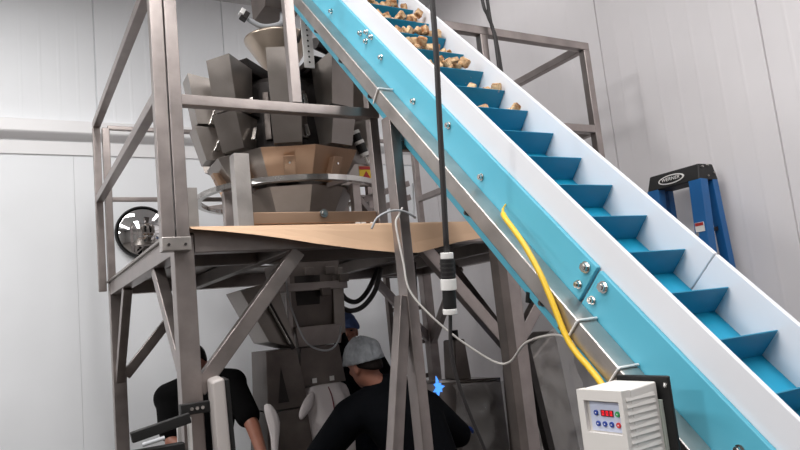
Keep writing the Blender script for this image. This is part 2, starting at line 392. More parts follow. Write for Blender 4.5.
for i, s in enumerate(below):
    n = counts[i]; placed = []; rnd = random.Random(40+i)
    tries = 0
    while len(placed) < n and tries < 20000:
        tries += 1
        x = rnd.uniform(1.588, 1.882)
        if i == 0: x = rnd.choice([rnd.uniform(1.70, 1.79), rnd.uniform(1.81, 1.87)])
        if i == 1: x = rnd.uniform(1.66, 1.882) if rnd.random() < .3 else rnd.uniform(1.80, 1.882)
        a = rnd.uniform(.018, .16); h = rnd.uniform(.085, .25)
        p = K(x, h, s-a); tip = K(x, .160, s)
        lim = tip.z + (.022 if i < 2 else .075)*(.75+.6*noise.noise(V((x*14, i*3.1, 0))))
        if p.z > lim or p.y < tip.y-.004+max(0, p.z-tip.z)*.3: continue
        low = i >= 2 and len(placed) < 11
        if i < 2 and p.z < tip.z-.002: continue
        if low and not (tip.z-.05 < p.z < tip.z-.012): continue
        if i >= 2 and not low and p.z < tip.z-.002: continue
        if any((p-q).length < (.027 if i > 1 else .026) for q in placed): continue
        placed.append(p)
        o = bpy.data.objects.new('crouton', rnd.choice(cm)); C.objects.link(o); o.location = p
        o.rotation_euler = (rnd.uniform(0, 6.3), rnd.uniform(0, 6.3), rnd.uniform(0, 6.3)); k = rnd.uniform(1.0, 1.28); o.scale = (k, k, k)
        tag(o, 'tan toasted bread cube on the '+order[i]+' of the conveyor', 'crouton', 'croutons on the '+order[i])

# ---------------------------------------------------------------- drive control box on the conveyor frame
vfd = thing('speed_controller', (1.33, 1.25, 1.16), 'off-white motor speed controller with keypad and red display, fixed beside the conveyor rail', 'control box')
xf, xb = 1.254, 1.388; ya, yb_ = 1.189, 1.338; za, zb_ = 1.13, 1.380
# front shell: ring round a recessed keypad window
m = MB()
kz0, kz1, ky0, ky1 = 1.276, 1.354, 1.202, 1.317
m.box(xf, xf+.03, ya, yb_, kz1, zb_).box(xf, xf+.03, ya, yb_, za, kz0).box(xf, xf+.03, ya, ky0, kz0, kz1).box(xf, xf+.03, ky1, yb_, kz0, kz1).box(xf+.012, xf+.03, ky0, ky1, kz0, kz1)
m.build('front_cover', 'ivory', vfd, bev=.0)
m = MB(); m.hexa([(xf+.03, ya, za), (xb, ya+.008, za), (xb, yb_-.006, za), (xf+.03, yb_, za), (xf+.03, ya, zb_), (xb, ya+.008, zb_+.006), (xb, yb_-.006, zb_+.006), (xf+.03, yb_, zb_)])
m.build('housing', 'ivory', vfd, bev=.004)
for k in range(14):
    z = 1.366-.0165*k
    MB().hexa([(xf+.012, ya-.0025, z-.012), (xb-.014, ya+.0045, z-.012), (xb-.014, ya+.009, z-.012), (xf+.012, ya+.003, z-.012), (xf+.012, ya-.0002, z-.002), (xb-.014, ya+.0065, z-.002), (xb-.014, ya+.009, z-.002), (xf+.012, ya+.003, z-.002)]).build('cooling_fin', 'ivory', vfd, bev=.001)
MB().box(xf+.0095, xf+.0118, ky0+.002, ky1-.010, kz0+.004, kz1-.004).build('keypad', 'keypad', vfd)
MB().box(xf+.0075, xf+.0095, 1.231, 1.271, 1.3165, 1.3315).build('display', 'maroon', vfd, label='red digit display')
# digits on the display
for j in range(3):
    y = 1.266-.013*j; m = MB()
    for (dy0, dy1, dz0, dz1) in ((0, -.006, .0095, .0108), (0, -.006, .0005, .0018), (0, -.0013, .0005, .0108), (-.0047, -.006, .0005, .0108)):
        m.box(xf+.0065, xf+.0073, y+min(dy0, dy1), y+max(dy0, dy1), 1.3187+dz0, 1.3187+dz1)
    m.build('digit', 'panelled', vfd)
def btn(y, z, mm): 
    o = MB().cyl((xf+.0095, y, z), (xf+.006, y, z), .0065, 16).build('button', mm, vfd)
    a = MB(); w = .003
    a.poly([(xf+.0054, y-w*.8, z-.0015), (xf+.0054, y+w*.8, z-.0015), (xf+.0054, y, z+.0022)], (.0006, 0, 0)); a.build('symbol', 'white', o)
for y, z, mm in ((1.287, 1.324, 'btnblue'), (1.217, 1.324, 'btngreen'), (1.284, 1.298, 'btnblue'), (1.262, 1.298, 'btnblue'), (1.240, 1.298, 'btnblue'), (1.218, 1.298, 'btnred')): btn(y, z, mm)
MB().box(xb+.001, xb+.011, ya+.006, yb_-.01, za+.0, zb_-.04).build('side_label', 'label', vfd)
MB().box(xb+.012, xb+.024, ya-.018, yb_+.0, za-.10, zb_+.018).build('back_plate', 'black', vfd, bev=.004)
MB().cyl((xb+.012, ya-.010, zb_-.0), (xb+.007, ya-.010, zb_-.01), .005, 10).build('screw', 'bright', vfd)
MB().box(xb+.024, 1.4535, ya+.03, ya+.11, 1.16, 1.33).build('mounting_block', 'dull', vfd)

# ---------------------------------------------------------------- multihead weigher
cx, cy = 1.60, 4.08
def PC(a, r, z): return V((cx+math.cos(a)*r, cy+math.sin(a)*r, z))
A0 = math.atan2(-.931, -.365)+R(1)
we = thing('multihead_weigher', (cx, cy, 2.07), 'large stainless multihead weigher with a ring of hoppers on the steel platform', 'weigher')
def wedge(name, a, r0t, r1t, r0b, r1b, wt, wb_, zt, zb, m, par=we, bev=.004, wti=None, wbi=None):
    ea = V((math.cos(a), math.sin(a), 0)); et = V((-math.sin(a), math.cos(a), 0)); c = V((cx, cy, 0)); wti = wti or wt; wbi = wbi or wb_
    z0, z1 = V((0, 0, zb)), V((0, 0, zt))
    P = [c+ea*r0b-et*wbi+z0, c+ea*r1b-et*wb_+z0, c+ea*r1b+et*wb_+z0, c+ea*r0b+et*wbi+z0, c+ea*r0t-et*wti+z1, c+ea*r1t-et*wt+z1, c+ea*r1t+et*wt+z1, c+ea*r0t+et*wti+z1]
    return MB().hexa(P).build(name, m, par, bev=bev)
def hopper_shell(name, a, ri, ro, rib, rob, wt, wb_, zt, zb, m, slope):
    """open-topped tapered bucket with thin walls, outer wall higher than inner"""
    ea = V((math.cos(a), math.sin(a), 0)); et = V((-math.sin(a), math.cos(a), 0)); c = V((cx, cy, 0)); U = V((0, 0, 1))
    def ring(k, zl, zh):
        return [c+ea*(ri+k)-et*(wt-k)+U*zl, c+ea*(ro-k)-et*(wt-k)+U*zh, c+ea*(ro-k)+et*(wt-k)+U*zh, c+ea*(ri+k)+et*(wt-k)+U*zl]
    def low(k): return [c+ea*(rib+k)-et*(wb_-k)+U*(zb+k), c+ea*(rob-k)-et*(wb_-k)+U*(zb+k), c+ea*(rob-k)+et*(wb_-k)+U*(zb+k), c+ea*(rib+k)+et*(wb_-k)+U*(zb+k)]
    return MB().rings([low(0), ring(0, zt-slope, zt), ring(.004, zt-slope, zt), low(.004)]).build(name, m, we)
for i in range(10):
    a = A0+R(36)*i
    hopper_shell('feed_hopper', a, .42, .622, .44, .58, .086, .082, 3.215, 2.90, 'sheet', .04)
    hopper_shell('weigh_hopper', a, .41, .60, .43, .54, .088, .080, 2.885, 2.672, 'sheet', .02)
    # gate linkages: bright flaps between the buckets
    g = wedge('gate_link', a+R(13.5), .46, .50, .50, .54, .012, .012, 2.98, 2.88, 'bright', bev=.003)
    wedge('gate_link', a+R(13.5), .44, .48, .48, .52, .012, .012, 2.80, 2.72, 'bright', bev=.003)
    wedge('actuator', a, .33, .44, .33, .44, .055, .055, 3.09, 2.90, 'darkmetal')
    wedge('actuator', a+R(18), .33, .36, .33, .36, .02, .02, 3.05, 2.75, 'dull')
    # radial trough pan sloping outwards
    wedge('feeder_pan', a, .10, .46, .12, .42, .085, .07, 3.24, 3.17, 'darkmetal', wti=.03, wbi=.025)
    # collecting chute plate
    wa = .160
    wedge('chute_plate', a, .485, .493, .372, .380, wa, wa*.77, 2.665, 2.475, 'copper' if i in (0, 1) else 'sheet', bev=.002)  # front plates are steel; the kraft sheet's reflection is put into their tan colour
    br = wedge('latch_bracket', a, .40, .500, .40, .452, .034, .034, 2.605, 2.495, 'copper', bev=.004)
    p = PC(a, .484, 2.565); MB().cyl(p, p+V((math.cos(a), math.sin(a), 0))*.006, .007, 10).build('screw', 'bright', br)
MB().lathe((cx, cy, 0), [(.33, 2.68), (.34, 2.70), (.34, 3.12), (.30, 3.16), (.08, 3.165)], 40).build('drum_body', 'darkmetal', we, smooth=False)
MB().lathe((cx, cy, 0), [(.16, 3.245), (.15, 3.25), (.03, 3.31), (.01, 3.315)], 32).build('dispersion_cone', 'sheet', we, smooth=True)
# support ring (flat bar bent to a circle)
def annulus(r0, r1, z0, z1, n=60): 
    m = MB(); rr = []
    for k in range(n+1):
        a = 2*PI*k/n; rr.append([PC(a, r0, z0), PC(a, r1, z0), PC(a, r1, z1), PC(a, r0, z1)])
    return m.rings(rr, cap=False)
annulus(.565, .60, 2.437, 2.468).build('support_ring', 'bright', we)
for i in range(5):
    a = A0+R(36)+R(72)*i; MB().bar(PC(a, .38, 2.452), PC(a, .57, 2.452), .03, .028).build('ring_arm', 'tube', we, bev=.002)
# lower collecting cone: ten flat facets
n = 10; m = MB()
m.rings([[PC(A0+R(18)+R(36)*k, r, z) for k in range(n)] for r, z in ((.40, 2.452), (.27, 2.21), (.20, 2.04), (.19, 2.04), (.26, 2.21), (.39, 2.452))], cap=False)
m.build('collecting_cone', 'sheet', we)
for i in range(4):
    a = A0+R(45)+R(90)*i; p = PC(a, .53, 2.437)
    l = MB().bar((p.x, p.y, 2.06), (p.x, p.y, 2.437), .05).build('leg', 'tube', we, bev=.003)
    MB().box(p.x-.05, p.x+.05, p.y-.05, p.y+.05, 2.0585, 2.066).build('foot', 'tube', l)
# infeed funnel over the centre
fc = V((1.60, 4.09, 0)); rr = [(.05, 3.25), (.085, 3.30), (.218, 3.515), (.222, 3.53), (.214, 3.532), (.08, 3.305), (.045, 3.25)]
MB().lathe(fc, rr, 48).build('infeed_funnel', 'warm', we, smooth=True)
# perforated bracket strip carrying the funnel
m = MB(); m.box(1.565, 1.632, 3.60, 3.606, 3.15, 3.50)
o = m.build('bracket_strip', 'white', we)
for k in range(9):
    z = 3.185+.034*k; MB().cyl((1.600, 3.5995, z), (1.600, 3.598, z), .0062, 10).build('slot', 'black', o)
MB().bar((1.60, 3.61, 3.19), (1.60, 3.90, 3.19), .03).build('bracket_arm', 'dull', we)
MB().bar((1.60, 3.61, 3.45), (1.66, 3.90, 3.45), .02).build('bracket_arm', 'dull', we)
MB().cyl((1.66, 3.64, 3.33), (1.80, 3.72, 3.33), .035, 16).build('motor', 'darkmetal', we)
# right hand junction box with warning label
jb = MB(); jb.hexa([(1.80, 3.74, 2.46), (2.10, 3.74, 2.46), (2.10, 3.78, 2.46), (1.80, 3.78, 2.46), (1.86, 3.74, 2.60), (2.10, 3.74, 2.60), (2.10, 3.78, 2.60), (1.86, 3.78, 2.60)])
jb = jb.build('side_plate', 'sheet', we, bev=.003)
MB().box(1.935, 2.03, 3.7365, 3.739, 2.50, 2.585).build('warning_label', 'yellowlab', jb, label='yellow warning label')
MB().box(1.936, 2.029, 3.7350, 3.7362, 2.563, 2.584).build('label_band', 'red', jb, label='red band of the warning label')
m = MB(); m.poly([(1.955, 3.7352, 2.51), (2.01, 3.7352, 2.51), (1.983, 3.7352, 2.555)], (0, .001, 0)); m.build('warning_mark', 'red', jb)
# striped cable gland above, dark one below
p0, p1 = V((1.905, 3.7, 2.80)), V((1.965, 3.7, 2.65)); d = (p1-p0)
g = MB().cyl(p0, p1, .030, 16).build('cable_gland', 'black', we)
for f in (.0, .42, .92): MB().cyl(p0+d*f, p0+d*(f+.13), .033, 16).build('gland_ring', 'white', g, label='white gland ring')
MB().cyl((2.02, 3.7, 2.43), (2.03, 3.7, 2.30), .020, 14).build('cable_gland', 'black', we)
MB().tube(bez([(1.965, 3.7, 2.64), (2.0, 3.72, 2.60), (2.06, 3.76, 2.64), (2.10, 3.8, 2.70)]), .007, 8).build('cable', 'cord', we, smooth=True)
MB().tube(bez([(1.90, 3.7, 2.81), (1.86, 3.72, 2.88), (1.84, 3.78, 2.95)]), .012, 8).build('cable', 'rubber', we, smooth=True)
for p, q in (((2.12, 3.98, 2.062), (2.12, 3.98, 2.62)), ((2.02, 3.9, 2.30), (2.5, 4.1, 2.46)), ((2.02, 3.9, 2.40), (2.5, 4.1, 2.56)), ((1.86, 3.74, 2.44), (2.10, 3.9, 2.26))):
    MB().bar(p, q, .04).build('frame_bar', 'tube', we, bev=.003)

# ---------------------------------------------------------------- packing chute under the platform
pk = thing('packing_chute', (1.62, 3.98, 1.2), 'grey steel packing chute hanging below the platform with a slanted side bin', 'chute')
def frus(name, cxx, cyy, a, b, z0, z1, m, par=pk, dx=0, bev=.003):
    x0, y0 = cxx-dx, cyy
    return MB().hexa([(x0-a[0], y0-a[1], z0), (x0+a[0], y0-a[1], z0), (x0+a[0], y0+a[1], z0), (x0-a[0], y0+a[1], z0),
               (cxx-b[0], cyy-b[1], z1), (cxx+b[0], cyy-b[1], z1), (cxx+b[0], cyy+b[1], z1), (cxx-b[0], cyy+b[1], z1)]).build(name, m, par, bev=bev)
frus('upper_chute', 1.63, 4.08, (.15, .13), (.19, .17), 1.62, 2.02, 'dull')
frus('clear_window', 1.60, 4.08, (.075, .132), (.085, .165), 1.66, 1.93, 'darkmetal')
MB().bar((1.28, 3.92, 1.86), (1.86, 3.92, 1.86), .04, .05).build('hanger_bar', 'tube', pk, bev=.003)
MB().bar((1.47, 3.93, 1.50), (1.47, 3.93, 1.97), .03, .03).build('hanger_bar', 'tube', pk, bev=.003)
MB().bar((1.79, 3.93, 1.56), (1.81, 3.93, 1.97), .075, .02).build('side_strap', 'sheet', pk, bev=.003)
for x, z in ((1.60, 1.95), (1.74, 1.95), (1.83, 1.90), (1.70, 1.82)): MB().box(x-.03, x+.03, 3.87, 3.90, z-.025, z+.025).build('clamp_block', 'dull', pk, bev=.004)
frus('sealing_housing', 1.64, 4.02, (.14, .12), (.155, .14), 1.50, 1.62, 'tube')
frus('spout', 1.64, 4.0, (.155, .09), (.125, .10), 1.265, 1.495, 'dull')
for x in (1.585, 1.70): MB().box(x-.014, x+.014, 3.900, 3.907, 1.28, 1.308).build('label', 'white', pk, label='small white square label')
# slanted side bin to the left
m = MB(); m.hexa([(1.29, 3.80, 1.55), (1.45, 3.80, 1.50), (1.45, 4.10, 1.50), (1.29, 4.10, 1.55), (1.14, 3.80, 1.86), (1.36, 3.80, 1.90), (1.36, 4.10, 1.90), (1.14, 4.10, 1.86)]); m.build('side_bin', 'sheet', pk, bev=.004)
MB().bar((1.265, 3.775, 1.83), (1.42, 3.775, 1.50), .022, .022).build('bin_rod', 'darkmetal', pk)
MB().tube([(1.255, 3.77, 1.84), (1.40, 3.77, 1.53)], .007).build('bin_rod', 'bright', pk)
m = MB(); m.hexa([(1.27, 3.86, 1.16), (1.52, 3.86, 1.16), (1.52, 4.14, 1.16), (1.27, 4.14, 1.16), (1.285, 3.86, 1.50), (1.47, 3.86, 1.50), (1.47, 4.14, 1.50), (1.285, 4.14, 1.50)]); m.build('lower_bin', 'dull', pk, bev=.003)
m = MB(); m.poly([(1.335, 3.856, 1.20), (1.40, 3.856, 1.20), (1.365, 3.856, 1.40)], (0, .003, 0)); m.build('bin_gusset', 'darkmetal', pk)
m = MB(); m.hexa([(1.22, 3.84, .55), (1.56, 3.84, .50), (1.56, 4.16, .50), (1.22, 4.16, .55), (1.26, 3.84, 1.155), (1.50, 3.84, 1.155), (1.50, 4.16, 1.155), (1.26, 4.16, 1.155)]); m.build('discharge_bin', 'dull', pk, bev=.004)
# looped air hose hanging in front of the chute
tag(MB().tube(bez([(1.415, 3.80, 1.96), (1.42, 3.79, 1.80), (1.45, 3.78, 1.66), (1.50, 3.77, 1.53), (1.58, 3.76, 1.475), (1.66, 3.77, 1.475), (1.72, 3.79, 1.53), (1.74, 3.80, 1.60)]), .006, 8).build('air_hose', 'grey', smooth=True),
    'thin pale air hose looping down in front of the packing chute', 'hose')
for pts, nm in (([(1.93, 4.2, 1.86), (1.98, 4.2, 1.78), (2.06, 4.2, 1.755), (2.15, 4.2, 1.82), (2.25, 4.2, 1.97)], 'upper of two thick black hoses hanging under the platform right of the chute'),
            ([(1.90, 4.14, 1.73), (1.98, 4.14, 1.695), (2.08, 4.14, 1.72), (2.18, 4.14, 1.82), (2.24, 4.14, 1.97)], 'lower of two thick black hoses hanging under the platform right of the chute')):
    tag(MB().tube(bez(pts), .017, 10).build('black_hose', 'rubber', smooth=True), nm, 'hose', 'hoses under the platform')

# woven bag clamped round the spout
def bagmesh():
    m = MB(); rr = []
    for z, hx, hy, x, y in ((1.262, .138, .110, 1.645, 3.99), (1.25, .150, .118, 1.648, 3.985), (1.22, .158, .124, 1.65, 3.98), (1.18, .156, .13, 1.655, 3.97), (1.12, .158, .135, 1.66, 3.97), (1.0, .155, .14, 1.665, 3.97), (.86, .152, .14, 1.67, 3.98), (.72, .16, .15, 1.675, 3.98), (.62, .13, .12, 1.68, 3.98)):
        ring = []
        for k in range(40):
            a = 2*PI*k/40; ca, sa = math.cos(a), math.sin(a); e = 2/3.2
            px = x+hx*abs(ca)**e*(1 if ca > 0 else -1); py = y+hy*abs(sa)**e*(1 if sa > 0 else -1)
            w = .006*math.sin(a*9+z*11)+.006*noise.noise(V((px*14, py*14, z*12)))
            ring.append(V((px+w*ca, py+w*sa, z+.006*math.sin(a*3))))
        rr.append(ring)
    return m.rings(rr)
bg = thing('woven_bag', (1.66, 3.98, .6), 'white woven plastic bag clamped under the packing chute beside the man in the hairnet', 'bag')
bo = bagmesh(); bo.build('bag_body', 'bag', bg, smooth=True)
MB().tube(bez([(1.655, 3.868, 1.25), (1.665, 3.842, 1.18), (1.675, 3.828, 1.0), (1.69, 3.828, .86)]), .0035, 6).build('seam_stripe', 'maroon', bg, label='dark red stripe down the bag')
fl = MB(); fl.rings([[V((1.56, 3.83, 1.255)), V((1.56, 3.825, 1.17)), V((1.57, 3.90, 1.17)), V((1.57, 3.90, 1.255))],
                     [V((1.50, 3.81, 1.235)), V((1.515, 3.805, 1.13)), V((1.52, 3.86, 1.13)), V((1.51, 3.87, 1.23))],
                     [V((1.44, 3.80, 1.165)), V((1.462, 3.80, 1.095)), V((1.47, 3.83, 1.095)), V((1.45, 3.84, 1.16))],
                     [V((1.425, 3.80, 1.115)), V((1.44, 3.80, 1.085)), V((1.445, 3.82, 1.085)), V((1.43, 3.82, 1.11))]]).build('bag_ear', 'bag', bg, smooth=True, sub=1)

# second bag end hanging at the left worker's hands
wbm = MB(); rr = []
for z, x, w in ((1.23, 1.20, .018), (1.19, 1.215, .035), (1.12, 1.235, .040), (1.04, 1.232, .022), (.95, 1.222, .016), (.8, 1.22, .03), (.6, 1.22, .07)):
    rr.append([V((x+w*math.cos(2*PI*k/14)+.006*math.sin(k*2.2), 3.66+w*.8*math.sin(2*PI*k/14), z)) for k in range(14)])
tag(wbm.rings(rr).build('plastic_bag', 'bag', smooth=True, sub=1), 'narrow twisted white plastic bag hanging by the arm of the worker in black', 'bag')

# ---------------------------------------------------------------- convex mirror on the back wall
mr = thing('convex_mirror', (.995, 5.93, 2.55), 'round black-rimmed convex mirror on the white wall behind the platform post', 'mirror')
mc = V((.995, 5.955, 2.545))
def dome(r, d, z0, n=40, rings=9):
    m = MB(); rr = []
    for j in range(rings+1):
        q = r*(1-j/rings)+.002; dd = d*(1-(q/r)**2)
        rr.append([mc+V((q*math.cos(2*PI*k/n), -z0-dd, q*math.sin(2*PI*k/n))) for k in range(n)])
    return m.rings(rr)
dome(.212, .055, .012).build('mirror_glass', 'mirror', mr, smooth=True)
m = MB(); m.rings([[mc+V((r*math.cos(2*PI*k/48), y, r*math.sin(2*PI*k/48))) for k in range(48)] for r, y in ((.209, -.012), (.211, -.022), (.219, -.022), (.223, -.012), (.223, .012), (.20, .012))], cap=True)
m.build('mirror_rim', 'black', mr, smooth=False)
MB().cyl(mc+V((0, .012, 0)), mc+V((0, .043, 0)), .05, 16).build('wall_bracket', 'black', mr)

# ---------------------------------------------------------------- blue step ladder against the right wall
sl = thing('step_ladder', (3.6, 2.7, 0), 'blue fibreglass step ladder with a black top cap, folded by the right wall', 'ladder')
def lb(name, p, q, w, h, m): return MB().bar(p, q, w, h, up=(1, 0, 0)).build(name, m, sl, bev=.003)
lx = 3.55
cap = MB(); cap.hexa([(lx-.03, 2.50, 2.235), (lx+.15, 2.50, 2.235), (lx+.15, 2.88, 2.235), (lx-.03, 2.88, 2.235), (lx, 2.51, 2.335), (lx+.13, 2.51, 2.335), (lx+.13, 2.87, 2.335), (lx, 2.87, 2.335)])
cap = cap.build('top_cap', 'black', sl, bev=.008)
for (dx, z) in ((.02, 2.315), (.07, 2.325), (.06, 2.26), (.12, 2.28)):
    MB().cyl((lx+dx, 2.502+(.1*(z-2.235)), z), (lx+dx, 2.496, z), .006, 8).build('rivet', 'steel', cap)
# oval badge with lettering on the cap's long face
nrm = V((-.1, 0, .03)).normalized(); fu = V((.03, 0, .1)).normalized(); fc2 = V((lx-.0165, 2.70, 2.283))
m = MB(); m.rings([[fc2+V((0, math.cos(2*PI*k/32)*.094, 0))+fu*math.sin(2*PI*k/32)*.031-V((.004, 0, 0)) for k in range(32)], [fc2+V((0, math.cos(2*PI*k/32)*.094, 0))+fu*math.sin(2*PI*k/32)*.031 for k in range(32)]])
bd = m.build('badge', 'white', cap, label='white oval badge')
m = MB(); m.rings([[fc2+V((0, math.cos(2*PI*k/32)*.083, 0))+fu*math.sin(2*PI*k/32)*.0235-V((.006, 0, 0)) for k in range(32)], [fc2+V((0, math.cos(2*PI*k/32)*.083, 0))+fu*math.sin(2*PI*k/32)*.0235-V((.004, 0, 0)) for k in range(32)]])
m.build('badge_field', 'black', bd)
cu = bpy.data.curves.new('lettering', 'FONT'); cu.body = 'WERNER'; cu.size = .032; cu.align_x = 'CENTER'; cu.align_y = 'CENTER'; cu.extrude = .0006; cu.space_character = 1.05
to = bpy.data.objects.new('lettering', cu); C.objects.link(to)
bpy.context.view_layer.update(); dg = bpy.context.evaluated_depsgraph_get()
tm = bpy.data.meshes.new_from_object(to.evaluated_get(dg)); bpy.data.objects.remove(to)
to = bpy.data.objects.new('lettering', tm); C.objects.link(to); tm.materials.append(M['white'])
mw = Matrix((( 0, fu.x, nrm.x), (-1, 0, 0), (0, fu.z, nrm.z))).to_4x4()   # text right = -Y, up = slope, normal = -X
mw.translation = fc2+nrm*.0072
to.parent = bd; w = V((0, 0, 0)); q = bd
while q is not None: w += q.location; q = q.parent
to.rotation_euler = mw.to_euler(); to.location = mw.translation-w
for y in (2.505, 2.81):
    lb('front_rail', (lx+.005, y+.03, 2.24), (lx-.12, y+.03+(.0 if y < 2.6 else .06), .02), .085, .065, 'ladder')
lb('rear_rail', (lx+.12, 2.53, 2.25), (lx+.205, 2.50, .02), .055, .05, 'ladder'); lb('rear_rail', (lx+.12, 2.85, 2.25), (lx+.205, 2.93, .02), .055, .05, 'ladder')
for k in range(7):
    z = 1.92-.29*k; x = lx+.005-.125*(2.24-z)/2.22
    MB().box(x-.035, x+.035, 2.55, 2.83, z-.015, z+.005).build('step', 'steel', sl, bev=.002)
MB().bar((lx+.02, 2.545, 1.93), (lx+.12, 2.54, 1.95), .03, .02).build('spreader', 'darkmetal', sl)
MB().box(lx-.049, lx-.046, 2.505, 2.565, 1.93, 1.985).build('rail_label', 'white', sl, label='white and red rail label')
MB().box(lx-.051, lx-.0492, 2.508, 2.562, 1.965, 1.983).build('rail_label', 'red', sl)

# ---------------------------------------------------------------- cables and connectors
hc = thing('hanging_connector', (1.23, 1.84, 1.6), 'thick black cable hanging in front of the conveyor with black and white connectors', 'cable')
MB().tube(bez([(1.19, 1.63, 4.70), (1.20, 1.67, 3.6), (1.206, 1.705, 2.609), (1.218, 1.76, 2.2), (1.232, 1.822, 1.80)]), .0095, 12).build('drop_cable', 'rubber', hc, smooth=True)
p, q = V((1.232, 1.822, 1.800)), V((1.237, 1.849, 1.600)); d = q-p
for a, b_, r, mm, nm in ((0, .10, .021, 'white', 'collar'), (.10, .42, .024, 'black', 'plug'), (.42, .60, .026, 'white', 'collar'), (.60, .90, .022, 'black', 'socket'), (.90, .99, .024, 'white', 'collar')):
    MB().cyl(p+d*a, p+d*b_, r, 18).build(nm, mm, hc, bev=.002)
for k in range(4): MB().cyl(p+d*(.16+.07*k), p+d*(.185+.07*k), .0255, 18).build('grip_ring', 'rubber', hc)
MB().tube(bez([q, (1.236, 1.865, 1.50), (1.245, 1.87, 1.42), (1.27, 1.87, 1.32), (1.326, 1.869, 1.158), (1.38, 1.87, 1.0), (1.40, 1.88, .6), (1.42, 1.9, .02)]), .006, 10).build('lower_cable', 'rubber', hc, smooth=True)
for pts, nm in (([(2.31, 2.79, 3.9), (2.318, 2.80, 3.34), (2.345, 2.80, 3.22), (2.372, 2.80, 3.12), (2.376, 2.80, 2.85), (2.376, 2.80, 2.1)], 'left black cable dropping past the rail post behind the conveyor'),
                ([(2.375, 2.82, 4.7), (2.362, 2.81, 3.34), (2.385, 2.805, 3.1), (2.392, 2.80, 2.84), (2.392, 2.80, 2.1)], 'right black cable dropping past the rail post behind the conveyor')):
    if pts[0][2] < 4: pts = [(2.2, 2.79, 4.7)]+pts
    tag(MB().tube(bez(pts), .0095, 10).build('drop_cable', 'rubber', smooth=True), nm, 'cable', 'cables behind the conveyor')
tag(MB().tube(bez([(1.462, 2.46, 2.07), (1.43, 2.44, 2.035), (1.40, 2.42, 2.0), (1.40, 2.41, 1.92), (1.405, 2.40, 1.829), (1.415, 2.39, 1.716), (1.476, 2.352, 1.608), (1.579, 2.31, 1.496), (1.68, 2.24, 1.40), (1.70, 2.16, 1.395), (1.66, 2.0, 1.47), (1.56, 1.72, 1.50), (1.46, 1.52, 1.47)], 10), .0048, 8).build('pale_cord', 'cord', smooth=True),
    'thin pale cord drooping from the conveyor leg to the conveyor rail', 'cord')
tag(MB().tube(bez([(1.31, 2.47, 1.985), (1.335, 2.45, 2.03), (1.40, 2.44, 2.055), (1.46, 2.44, 2.05), (1.52, 2.46, 2.03), (1.60, 2.6, 2.06), (1.70, 2.75, 2.15), (1.75, 2.82, 2.26)], 8), .0048, 8).build('grey_cord', 'grey', smooth=True),
    'short grey cord looped over the kraft sheet behind the conveyor leg', 'cord')
tag(MB().tube(bez([(1.53, 1.86, 1.965), (1.50, 1.84, 1.945), (1.46, 1.79, 1.91), (1.447, 1.727, 1.847), (1.443, 1.682, 1.791), (1.443, 1.632, 1.704), (1.443, 1.60, 1.629), (1.443, 1.553, 1.506), (1.443, 1.514, 1.449), (1.443, 1.473, 1.409), (1.435, 1.420, 1.355), (1.425, 1.385, 1.28)], 8), [.003]*8+[.005]*6+[.0095]*75, 12).build('yellow_cable', 'yellow', smooth=True),
    'yellow cable running down the steel conveyor rail to the speed controller', 'cable')
tag(MB().tube(bez([(1.44, 1.33, 1.20), (1.44, 1.42, 1.14), (1.47, 1.5, 1.11), (1.5, 1.55, 1.0), (1.5, 1.6, .6)], 8), .007, 8).build('black_cable', 'rubber', smooth=True), 'black cable curving down from behind the speed controller', 'cable')

# touch screen box on a bracket arm at the front left leg
hm = thing('control_panel', (.69, 2.77, 1.1), 'edge-on white control panel on a black bracket arm clamped to the left platform leg', 'control panel')
m = MB(); m.hexa([(.665, 2.62, 1.02), (.715, 2.62, 1.02), (.755, 2.86, 1.02), (.705, 2.86, 1.02), (.653, 2.62, 1.445), (.703, 2.62, 1.455), (.745, 2.86, 1.455), (.695, 2.86, 1.445)]); m.build('panel_case', 'casing', hm, bev=.012)
m = MB(); m.hexa([(.718, 2.63, 1.03), (.735, 2.63, 1.03), (.775, 2.86, 1.03), (.758, 2.86, 1.03), (.706, 2.63, 1.445), (.723, 2.63, 1.445), (.765, 2.86, 1.445), (.748, 2.86, 1.445)]); m.build('panel_screen', 'black', hm, bev=.003)
MB().box(.575, .69, 2.80, 2.842, 1.318, 1.362).build('clamp', 'black', hm, bev=.004)
for x in (.615, .636, .657): MB().cyl((x, 2.80, 1.340), (x, 2.794, 1.340), .007, 12).build('bolt', 'bright', hm)
MB().bar((.60, 2.77, 1.312), (.385, 2.77, 1.272), .03, .04).build('arm', 'black', hm, bev=.004)
MB().cyl((.42, 2.755, 1.242), (.50, 2.755, 1.254), .008, 12).build('gas_strut', 'grey', hm)
MB().box(.375, .575, 2.76, 2.80, 1.05, 1.225).build('arm_housing', 'black', hm, bev=.006)
for x in (.56, .60): MB().box(x, x+.014, 2.81, 2.83, 1.0, 1.31).build('cable_clip', 'white', hm)

# film-covered sealing machine under the platform on the right
sm = thing('bag_sealer', (2.45, 3.75, 0), 'grey steel cabinet with a blue lamp behind the hairnet man, draped in clear film', 'machine')
MB().hexa([(2.14, 3.62, 0), (2.78, 3.62, 0), (2.78, 3.95, 0), (2.14, 3.95, 0), (2.16, 3.62, 1.205), (2.76, 3.62, 1.165), (2.76, 3.95, 1.165), (2.16, 3.95, 1.205)]).build('cabinet', 'sheet', sm, bev=.01)
MB().bar((2.27, 3.605, 1.203), (2.74, 3.605, 1.165), .012, .012).build('edge_rod', 'bright', sm)
MB().hexa([(2.44, 3.66, 1.19), (2.56, 3.66, 1.18), (2.56, 3.8, 1.18), (2.44, 3.8, 1.19), (2.46, 3.66, 1.44), (2.54, 3.66, 1.44), (2.54, 3.8, 1.44), (2.46, 3.8, 1.44)]).build('motor_housing', 'dull', sm, bev=.01, label='brown motor housing')
MB().cyl((2.50, 3.72, 1.44), (2.50, 3.72, 1.50), .028, 14).build('motor_cap', 'black', sm)
